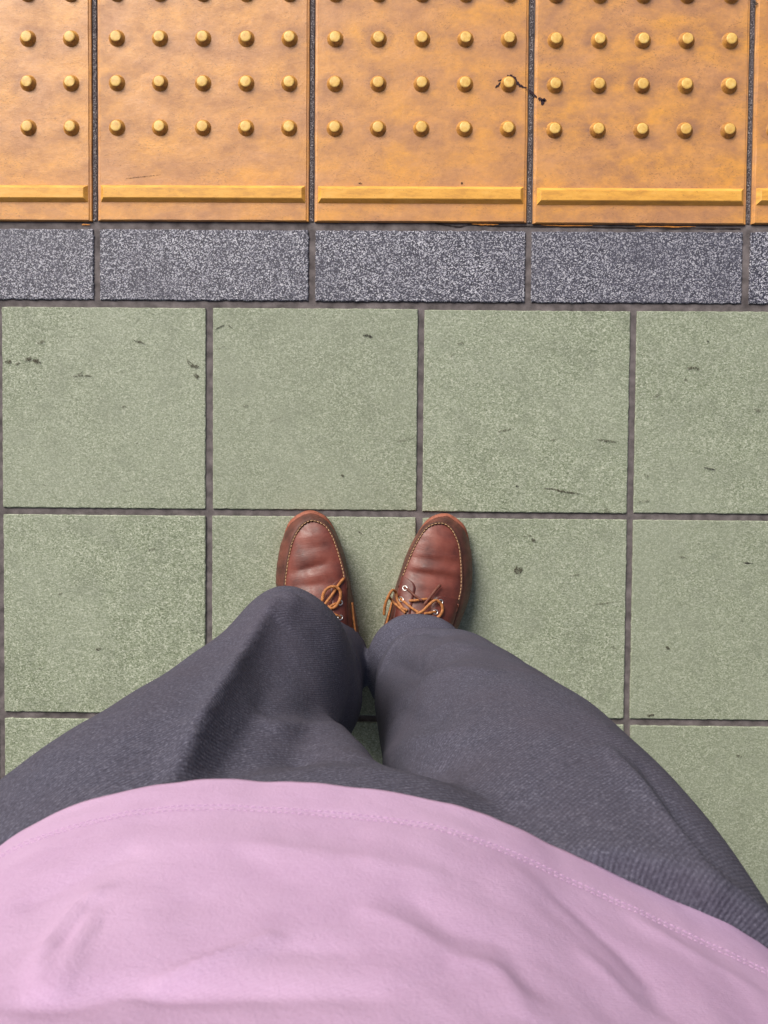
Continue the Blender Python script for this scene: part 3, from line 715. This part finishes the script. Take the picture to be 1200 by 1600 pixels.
LACES_L = [(T, .0016, .8, [(.0395, .0925, .0035), (.0316, .1, .0050), (.0224, .1107, .0060), (.0124, .1205, .0050), (.0063, .1273, .0040)]),
           (T, .0017, .8, [(.0087, .1165, .0040), (.0118, .1066, .0065), (.0186, .1007, .0090), (.0273, .1002, .0100), (.0333, .1062, .0095), (.0328, .1156, .0080), (.0273, .1243, .0060), (.02, .1275, .0045), (.0154, .1235, .0035)]),
           (T, .0014, .8, [(.0327, .1225, .0006), (.0241, .123, .0028), (.0151, .126, .0034)]),
           (T, .0014, .8, [(.0301, .141, .0006), (.0254, .1377, .0030), (.0192, .1334, .0034)])]
build_shoe('left', (-0.1552, 0.0005, 0.0), math.radians(8), LACES_L, [(.0316, .1229), (.0297, .1416)])
build_shoe('right', (0.0381, -0.0023, 0.0), math.radians(-14), LACES_R, [(.0340, .1062), (.0355, .1218), (-.0165, .1112), (-.0129, .1253)])

# ------------------------------------------------------------------ wear and dirt on the floor
def ragged(path, width, z, seed, taper=True):
    """flat ragged smear along a path"""
    r = random.Random(seed); C = catmull([(*p, 0) for p in path], 6) if len(path) > 2 else np.array([np.array([*path[0], 0]) + (np.array([*path[1], 0]) - np.array([*path[0], 0])) * t for t in np.linspace(0, 1, 8)])
    n = len(C); Lf = []; Rt = []
    for i in range(n):
        t = C[min(i + 1, n - 1)] - C[max(i - 1, 0)]; L = np.linalg.norm(t[:2]) + 1e-9; nx, ny = -t[1] / L, t[0] / L
        e = math.sin(math.pi * (i + 0.6) / (n + 0.2)) ** 0.6 if taper else 1.0
        a, b = width * 0.5 * e * r.uniform(0.4, 1.4), width * 0.5 * e * r.uniform(0.4, 1.4)
        Lf.append((C[i][0] + nx * a, C[i][1] + ny * a, z)); Rt.append((C[i][0] - nx * b, C[i][1] - ny * b, z))
    V = Lf + Rt; F = [(i, n + i, n + i + 1, i + 1) for i in range(n - 1)]
    return V, F
def mat_scuff(name, col, k, cut):
    t = NT(name); n = t.noise(t.pos, 480, 3, 0.7)
    return t.out(col, 0.85, None, 0.2, t.rng(n, cut - 0.08, cut + 0.08, 0.0, k))
m_sc = [mat_scuff('faint_scuff', lin(96, 94, 78), 0.55, 0.48), mat_scuff('scuff', lin(72, 66, 54), 0.75, 0.46), mat_scuff('dark_scuff', lin(52, 50, 46), 0.85, 0.42)]
MARKS = [
([(-0.291, 0.2598), (-0.2846, 0.2635), (-0.2783, 0.2662)], 0.0015, 1.00),
([(-0.2728, 0.2662), (-0.2664, 0.2609)], 0.0012, 0.80),
([(-0.0821, 0.253), (-0.0748, 0.2522), (-0.0684, 0.2504)], 0.0029, 1.00),
([(-0.4945, 0.1924), (-0.4817, 0.1934), (-0.4661, 0.1926)], 0.0020, 0.80),
([(-0.4872, 0.1943), (-0.4798, 0.1989)], 0.0018, 0.80),
([(-0.5914, 0.2117), (-0.5823, 0.2127)], 0.0046, 0.60),
([(-0.5768, 0.2091), (-0.5695, 0.2101)], 0.0036, 0.60),
([(-0.5621, 0.2147), (-0.553, 0.2183)], 0.0055, 0.70),
([(-0.5511, 0.2156), (-0.5402, 0.2112)], 0.0055, 0.70),
([(-0.5455, 0.2392), (-0.5345, 0.242)], 0.0046, 0.45),
([(-0.3319, 0.2171), (-0.3228, 0.2081), (-0.3146, 0.2073)], 0.0046, 0.70),
([(-0.3219, 0.1963), (-0.3146, 0.1919)], 0.0055, 0.70),
([(-0.4067, 0.2437), (-0.3921, 0.2393)], 0.0027, 0.70),
([(0.0512, 0.2413), (0.0611, 0.2431)], 0.0036, 0.50),
([(0.177, 0.0387), (0.1934, 0.037), (0.2043, 0.0343), (0.2271, 0.0309)], 0.0031, 0.80),
([(0.137, 0.042), (0.1407, 0.0411)], 0.0036, 1.00),
([(0.1359, -0.0775), (0.1477, -0.0784)], 0.0109, 0.65),
([(0.148, -0.0299), (0.1598, -0.0289)], 0.0018, 0.80),
([(0.1599, -0.0335), (0.1672, -0.037)], 0.0046, 0.70),
([(0.2512, 0.1082), (0.2639, 0.1065), (0.2775, 0.1048)], 0.0024, 0.60),
([(0.3748, 0.2092), (0.3838, 0.2102), (0.3937, 0.2085)], 0.0036, 0.55),
([(0.3715, 0.1939), (0.3779, 0.1922)], 0.0027, 0.50),
([(0.402, 0.0704), (0.4101, 0.0687), (0.4183, 0.0669)], 0.0016, 1.00),
([(0.46, -0.0645), (0.4745, -0.0653)], 0.0018, 1.00),
([(0.3181, 0.0589), (0.3254, 0.0571)], 0.0036, 0.40),
([(0.2478, -0.1268), (0.2705, -0.1239), (0.2904, -0.1209)], 0.0018, 0.50),
([(0.3079, 0.0198), (0.3278, 0.0226)], 0.0032, 0.50),
([(0.2619, 0.0075), (0.2728, 0.0067)], 0.0064, 0.40),
([(0.4715, 0.1523), (0.4805, 0.1506)], 0.0046, 0.50),
([(0.4028, 0.248), (0.4064, 0.2472)], 0.0018, 1.00),
([(-0.2516, 0.1515), (-0.2443, 0.1525)], 0.0027, 0.50),
([(-0.4251, 0.1485), (-0.4187, 0.1512)], 0.0018, 0.60),
([(-0.1116, 0.0554), (-0.1079, 0.0536)], 0.0036, 0.70),
([(0.1851, 0.1068), (0.1941, 0.1087)], 0.0023, 0.45),
([(0.1106, 0.118), (0.1305, 0.1227)], 0.0027, 0.35),
([(-0.0327, 0.1033), (-0.0073, 0.1089)], 0.0027, 0.35),
([(0.3287, 0.1693), (0.3422, 0.173)], 0.0027, 0.40),
([(0.3692, -0.0571), (0.3801, -0.0588)], 0.0027, 0.50),
([(0.3535, -0.1854), (0.359, -0.189)], 0.0036, 0.60),
([(0.2152, -0.0859), (0.2288, -0.0831)], 0.0023, 0.40),
([(-0.5177, -0.1205), (-0.5103, -0.1168)], 0.0027, 0.50),
([(-0.3886, -0.0549), (-0.3767, -0.053)], 0.0036, 0.40),
([(-0.4626, -0.1985), (-0.4552, -0.1957)], 0.0036, 0.60),
([(-0.0864, -0.0247), (-0.0808, -0.0292)], 0.0018, 0.60),
([(0.2761, -0.1862), (0.2825, -0.1898)], 0.0027, 0.50),
([(0.328, -0.2852), (0.3389, -0.2841)], 0.0036, 0.80),
([(0.4569, -0.341), (0.4661, -0.3446)], 0.0036, 0.50),
([(-0.5459, -0.2281), (-0.5404, -0.2244)], 0.0027, 0.50),
([(0.0387, 0.2214), (0.0495, 0.2286)], 0.0018, 0.40),
([(-0.215, 0.1291), (-0.1968, 0.1365)], 0.0018, 0.35),
([(-0.2882, 0.2327), (-0.2773, 0.2364)], 0.0018, 0.50),
]
for k, (path, wd, st) in enumerate(MARKS):
    V, F = ragged(path, wd * 1.15, 0.0011, 300 + k)
    mesh_obj('scuff_mark', V, F, m_sc[0 if st < 0.55 else 1 if st < 0.85 else 2], floor)
m_tar = mat_scuff('dark_purple_smear', lin(58, 44, 50), 0.97, 0.20)
for k, (path, wd) in enumerate([([(0.1007, 0.5979), (0.106, 0.6024), (0.1113, 0.6077)], 0.0022), ([(0.1040, 0.6075), (0.1113, 0.6082), (0.1148, 0.6117), (0.1211, 0.6128), (0.1273, 0.6103), (0.1315, 0.6043), (0.1373, 0.5998), (0.1454, 0.5972)], 0.0034),
                                ([(0.1606, 0.5836), (0.1655, 0.5816), (0.1722, 0.5806)], 0.0036), ([(0.1700, 0.5812), (0.1672, 0.5785), (0.1664, 0.5742)], 0.0034)]):
    V, F = ragged(path, wd * 1.45, 0.0024, 500 + k); mesh_obj('smear_mark', V, F, m_tar, floor)
V, F = ragged([(0.1460, 0.5965), (0.1530, 0.5905), (0.1590, 0.5850)], 0.0034, 0.0012, 520); mesh_obj('smear_mark', V, F, m_tar, floor)
for k, (path, wd) in enumerate([([(-0.4175, 0.4701), (-0.4012, 0.4720), (-0.3678, 0.4757)], 0.0012), ([(0.4560, 0.7170), (0.4640, 0.7130)], 0.0045), ([(-0.0899, 0.4653), (-0.0845, 0.4645)], 0.002), ([(0.0539, 0.466), (0.0566, 0.4651)], 0.003)]):
    V, F = ragged(path, wd, 0.0023, 540 + k); mesh_obj('scuff_mark', V, F, m_sc[2 if k else 1], floor)
# grout cracked along the foot of the yellow blocks, with slivers of old paint
m_crack = mat_plain('crack_dirt', lin(46, 38, 38)[:3], 0.95, 300, 0.3)
V, F = ragged([(0.0187, 0.4113), (0.0367, 0.4085), (0.053, 0.4066), (0.0682, 0.4098), (0.0998, 0.4084), (0.1448, 0.4078), (0.2167, 0.4074), (0.3064, 0.4064), (0.396, 0.4058), (0.4479, 0.4060)], 0.0014, GZ + 0.0010, 560, False)
mesh_obj('grout_crack', V, F, m_crack, floor)
m_old = mat_plain('flaked_orange_paint', lin(214, 140, 62)[:3], 0.7, 240, 0.3)
for k, path in enumerate([[(0.070, 0.4105), (0.090, 0.4098), (0.108, 0.4100)], [(0.168, 0.4095), (0.200, 0.4088), (0.240, 0.4090)], [(0.300, 0.4086), (0.345, 0.4080), (0.385, 0.4084)], [(-0.482, 0.4065), (-0.478, 0.4070), (-0.470, 0.4066)]]):
    V, F = ragged(path, 0.0018, GZ + 0.0014, 580 + k); mesh_obj('paint_sliver', V, F, m_old, floor)

# ------------------------------------------------------------------ double row of hem stitching on the shirt
sv_ = shirt.data.vertices; NR = len(HEM) * 16
def hem_path(z):
    i = 3 + int(round((z - 0.80) / (0.18 / 109.0)))
    return [sv_[i * NR + k].co.copy() for k in range(NR)], [sv_[i * NR + k].normal.copy() for k in range(NR)]
st_p = Pile(); cx_ = Vector((HC[0], HC[1], 0))
for z in (0.8232, 0.8262):
    P, N_ = hem_path(z)
    lens = [0.0]
    for k in range(NR): lens.append(lens[-1] + (P[(k + 1) % NR] - P[k]).length)
    s, tot, k = 0.0, lens[-1], 0
    def at_(q):
        import bisect
        k = min(bisect.bisect_right(lens, q) - 1, NR - 1); u = (q - lens[k]) / max(lens[k + 1] - lens[k], 1e-9)
        a, b = P[k], P[(k + 1) % NR]; m = a.lerp(b, u); o = (m - Vector((cx_.x, cx_.y, m.z))).normalized()
        return m, o
    while s < tot - 0.003:
        a, o = at_(s); b, o2 = at_(s + 0.0017)
        up = Vector((0, 0, random.uniform(-0.00015, 0.00015)))
        v_, f_ = sweep([a - o * 0.0002 + up, a.lerp(b, 0.25) + o * 0.0002 + up, a.lerp(b, 0.75) + o * 0.0002 - up, b - o2 * 0.0002 - up], 0.0002, 5)
        st_p.add(v_, f_); s += 0.0024 + random.uniform(-0.0001, 0.0001)
hs = mesh_obj('hem_stitching', st_p.v, st_p.f, M['pink_thread'], None, True); hs['kind'] = 'stuff'
hs.parent = shirt
